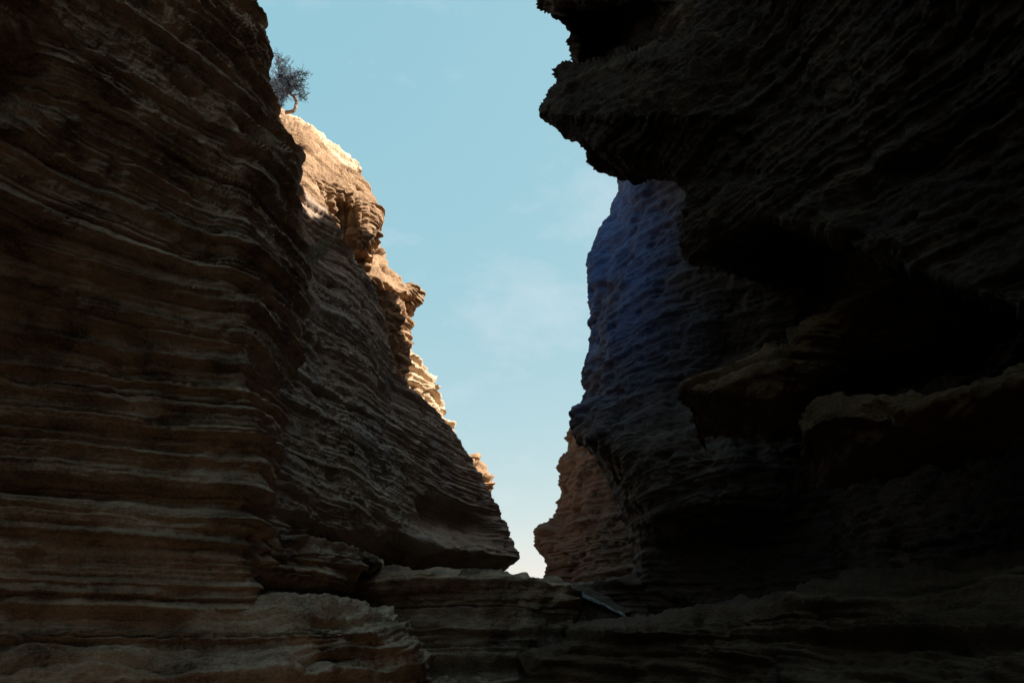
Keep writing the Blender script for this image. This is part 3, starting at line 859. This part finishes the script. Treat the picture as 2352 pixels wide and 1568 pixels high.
# ------------------------------------------------------------------ tilted slab by the ledge
def tilted_slab():
    front = [(1322, 1352), (1360, 1372), (1395, 1392), (1430, 1410), (1424, 1424), (1402, 1438), (1372, 1432), (1346, 1421), (1340, 1395)]
    Ys = [9.35, 9.3, 9.22, 9.15, 9.15, 9.2, 9.26, 9.32, 9.35]
    F0 = np.array([at(x, y, Y) for (x, y), Y in zip(front, Ys)])
    ctr = F0.mean(0)
    root = empty('fallen_slab', tuple(F0[5]))
    tag(root, 'tilted brown stone slab with a pale worn upper edge, leaning beside the ledge', 'rock slab', None, 'thing')
    base = np.array(root.location)

    def prism(name, F1, back, mat, bevel):
        n = len(F1)
        c = F1.mean(0)
        rings = [c + (F1 - c) * (1 - bevel) + np.array([0, -0.02, 0]), F1, F1 + back, c + back + (F1 - c) * (1 - bevel) + np.array([0, 0.02, 0])]
        V = np.concatenate(rings + [[c + np.array([0, -0.025, 0])], [c + back]], 0)
        V = V + 0.012 * np.stack([fbm(V * 9 + k * 3.3, 2) for k in range(3)], -1)
        fs = []
        for r in range(3):
            for i in range(n):
                fs.append((r * n + i, r * n + (i + 1) % n, (r + 1) * n + (i + 1) % n, (r + 1) * n + i))
        for i in range(n):
            fs.append((4 * n, (i + 1) % n, i, i))
            fs.append((4 * n + 1, 3 * n + i, 3 * n + (i + 1) % n, 3 * n + (i + 1) % n))
        me = bpy.data.meshes.new(name)
        me.from_pydata((V - base).tolist(), [], [tuple(dict.fromkeys(f)) for f in fs])
        import bmesh
        bm = bmesh.new()
        bm.from_mesh(me)
        bmesh.ops.recalc_face_normals(bm, faces=bm.faces[:])
        bmesh.ops.subdivide_edges(bm, edges=bm.edges[:], cuts=5, use_grid_fill=True)
        bm.normal_update()
        W = np.array([v.co for v in bm.verts]) + base
        d = 0.022 * fbm(W * 7.0, 3, 0.6, 5.0) + 0.010 * fbm(W * 26.0, 2, 0.6, 9.0)
        for v, dd in zip(bm.verts, d):
            v.co += v.normal * float(dd)
        bm.to_mesh(me)
        bm.free()
        me.materials.append(mat)
        W = np.zeros(len(me.vertices) * 3, np.float32)
        me.vertices.foreach_get('co', W)
        a = me.attributes.new('bed', 'FLOAT', 'POINT')
        a.data.foreach_set('value', np.ascontiguousarray(W[2::3] + base[2], np.float32))
        me.validate()
        o = bpy.data.objects.new(name, me)
        col.objects.link(o)
        o.parent = root
    prism('slab_body', F0, np.array([0.16, 0.22, 0.05]), M_RED, 0.04)
    up = [(1322, 1355), (1340, 1360), (1362, 1371), (1398, 1390), (1428, 1406), (1430, 1412), (1396, 1397), (1360, 1380), (1332, 1367)]
    U = np.array([at(x, y, 9.27 - 0.002 * (x - 1318)) for x, y in up])
    prism('worn_edge', U, np.array([0.06, 0.10, -0.03]), M_PALE, 0.1)
tilted_slab()


# ------------------------------------------------------------------ plants
M_TWIG = plain_mat('dry_dark_twig', (0.05, 0.06, 0.08), 0.8, 0.3, 40)
M_BARK = plain_mat('grey_brown_bark', (0.24, 0.175, 0.135), 0.85, 0.35, 60)
M_STRAW = plain_mat('olive_dry_stem', (0.17, 0.145, 0.075), 0.85, 0.3, 40)


def tube(path, radii, sides=5):
    path = np.array(path, float)
    n = len(path)
    t = np.gradient(path, axis=0)
    t /= np.maximum(np.linalg.norm(t, axis=1, keepdims=True), 1e-9)
    up = np.array([0.31, 0.17, 0.93])
    a = np.cross(t, up)
    a /= np.maximum(np.linalg.norm(a, axis=1, keepdims=True), 1e-9)
    b = np.cross(t, a)
    ang = np.arange(sides) / sides * 2 * np.pi
    V = path[:, None] + np.asarray(radii)[:, None, None] * (np.cos(ang)[None, :, None] * a[:, None] + np.sin(ang)[None, :, None] * b[:, None])
    idx = np.arange(n * sides).reshape(n, sides)
    nx = np.roll(idx, -1, axis=1)
    q = np.stack([idx[:-1], nx[:-1], nx[1:], idx[1:]], -1).reshape(-1, 4)
    return V.reshape(-1, 3), q


def join(tubes):
    V, Q, n = [], [], 0
    for v, q in tubes:
        V.append(v)
        Q.append(q + n)
        n += len(v)
    return np.concatenate(V), np.concatenate(Q)


def smooth_path(pts, n):
    pts = np.array(pts, float)
    d = np.concatenate([[0], np.cumsum(np.linalg.norm(np.diff(pts, axis=0), axis=1))])
    return pchip(d, pts, np.linspace(0, d[-1], n))


def wander(rs, p, d, length, n, jit, lift=0.0):
    d = d / np.linalg.norm(d)
    out = [p]
    for k in range(n):
        d = d + rs.normal(0, jit, 3) + np.array([0, 0, lift])
        d /= np.linalg.norm(d)
        out.append(out[-1] + d * length / n)
    return np.array(out)


def shrub():
    rs = np.random.RandomState(4)
    Y = 10.72
    root_p = at(648, 256, Y)
    root = empty('shrub', tuple(root_p))
    tag(root, 'leafless twiggy shrub with a looping trunk on the sunlit left rim against the sky', 'shrub', None, 'thing')
    base = np.array(root.location)
    tr = smooth_path([at(640, 262, Y + 0.06), at(655, 259, Y), at(670, 257, Y - 0.03), at(679, 248, Y - 0.03), at(681, 236, Y), at(676, 224, Y + 0.02), at(664, 214, Y + 0.02), at(652, 208, Y), at(644, 198, Y)], 40)
    v, q = tube(tr, np.linspace(0.040, 0.026, 40) * (1 + 0.12 * np.sin(np.arange(40) * 1.9)), 10)
    mesh_from('trunk', v - base, q, M_BARK, root)
    tips = [(612, 192), (618, 175), (626, 160), (634, 142), (640, 128), (650, 138), (660, 142), (668, 158), (680, 168), (694, 164), (712, 168), (700, 172),
            (690, 185), (684, 200), (690, 214), (698, 226), (705, 224), (676, 190), (655, 165), (643, 175), (632, 186), (622, 205), (630, 222), (640, 235), (648, 246), (634, 212), (656, 182), (664, 174),
            (606, 200), (612, 214), (620, 226), (626, 240), (632, 250), (640, 258), (616, 202), (625, 214), (636, 228), (628, 196), (640, 188), (650, 194)]
    for k, (tx, ty) in enumerate(tips):
        start = tr[-1 - (k * 3) % 12]
        end = at(tx, ty, Y + rs.uniform(-0.28, 0.28) - (0.45 if ty > 198 and tx < 652 else 0.0))
        mid = (start + end) / 2 + rs.normal(0, 0.06, 3) + np.array([0, 0, 0.05])
        pth = smooth_path([start, (start * 2 + mid) / 3 + rs.normal(0, 0.02, 3), mid, end], 14)
        v, q = tube(pth, np.linspace(0.014, 0.004, 14), 5)
        br = mesh_from('branch', v - base, q, M_TWIG, root)
        tw = []
        L = np.linalg.norm(end - start)
        for m in range(int(10 + 32 * L)):
            i = rs.randint(3, 14)
            d0 = (pth[min(i + 1, 13)] - pth[i - 1])
            d0 = d0 / np.linalg.norm(d0) + rs.normal(0, 0.75, 3)
            w = wander(rs, pth[i], d0, rs.uniform(0.06, 0.20), 4, 0.28, 0.03)
            tw.append(tube(w, np.linspace(0.0055, 0.003, 5), 3))
            for z in range(3):
                w2 = wander(rs, w[rs.randint(1, 5)], rs.normal(0, 1, 3) + (w[-1] - w[0]) * 4, rs.uniform(0.03, 0.085), 3, 0.3, 0.02)
                tw.append(tube(w2, np.linspace(0.004, 0.0026, 4), 3))
        v, q = join(tw)
        o = mesh_from('twigs', v - base, q, M_TWIG, br)
        o['kind'] = 'stuff'
shrub()


def dry_plant():
    rs = np.random.RandomState(9)
    p0 = at(704, 612, 7.75)
    root = empty('dry_plant', tuple(p0))
    tag(root, 'wispy olive dry plant growing out of the left rock face below the fluted boulder', 'plant', None, 'thing')
    base = np.array(root.location)
    for k in range(14):
        tx, ty = 700 + 92 * rs.rand() ** 0.8, 0
        ty = 600 - (tx - 700) * rs.uniform(0.35, 0.95) - rs.uniform(0, 25)
        end = at(tx, ty, 8.1 + 0.006 * (tx - 700) + rs.uniform(-0.15, 0.1))
        mid = (p0 * 0.55 + end * 0.45) + rs.normal(0, 0.04, 3) + np.array([0.03, -0.05, 0.03])
        pth = smooth_path([p0 + rs.normal(0, 0.03, 3), mid, end], 12)
        v, q = tube(pth, np.linspace(0.0065, 0.003, 12), 4)
        st = mesh_from('stem', v - base, q, M_STRAW, root)
        tw = []
        for m in range(26):
            i = rs.randint(3, 12)
            d0 = pth[i] - pth[i - 1]
            d0 = d0 / np.linalg.norm(d0) + rs.normal(0, 0.6, 3)
            w = wander(rs, pth[i], d0, rs.uniform(0.04, 0.16), 4, 0.25, 0.04)
            tw.append(tube(w, np.linspace(0.0035, 0.002, 5), 3))
        v, q = join(tw)
        o = mesh_from('twigs', v - base, q, M_STRAW, st)
        o['kind'] = 'stuff'
dry_plant()

n_tri = sum(len(m.polygons) * 2 for m in bpy.data.meshes)
import sys
sys.stderr.write('rock triangles %d, all %d\n' % (TRIS[0], n_tri))
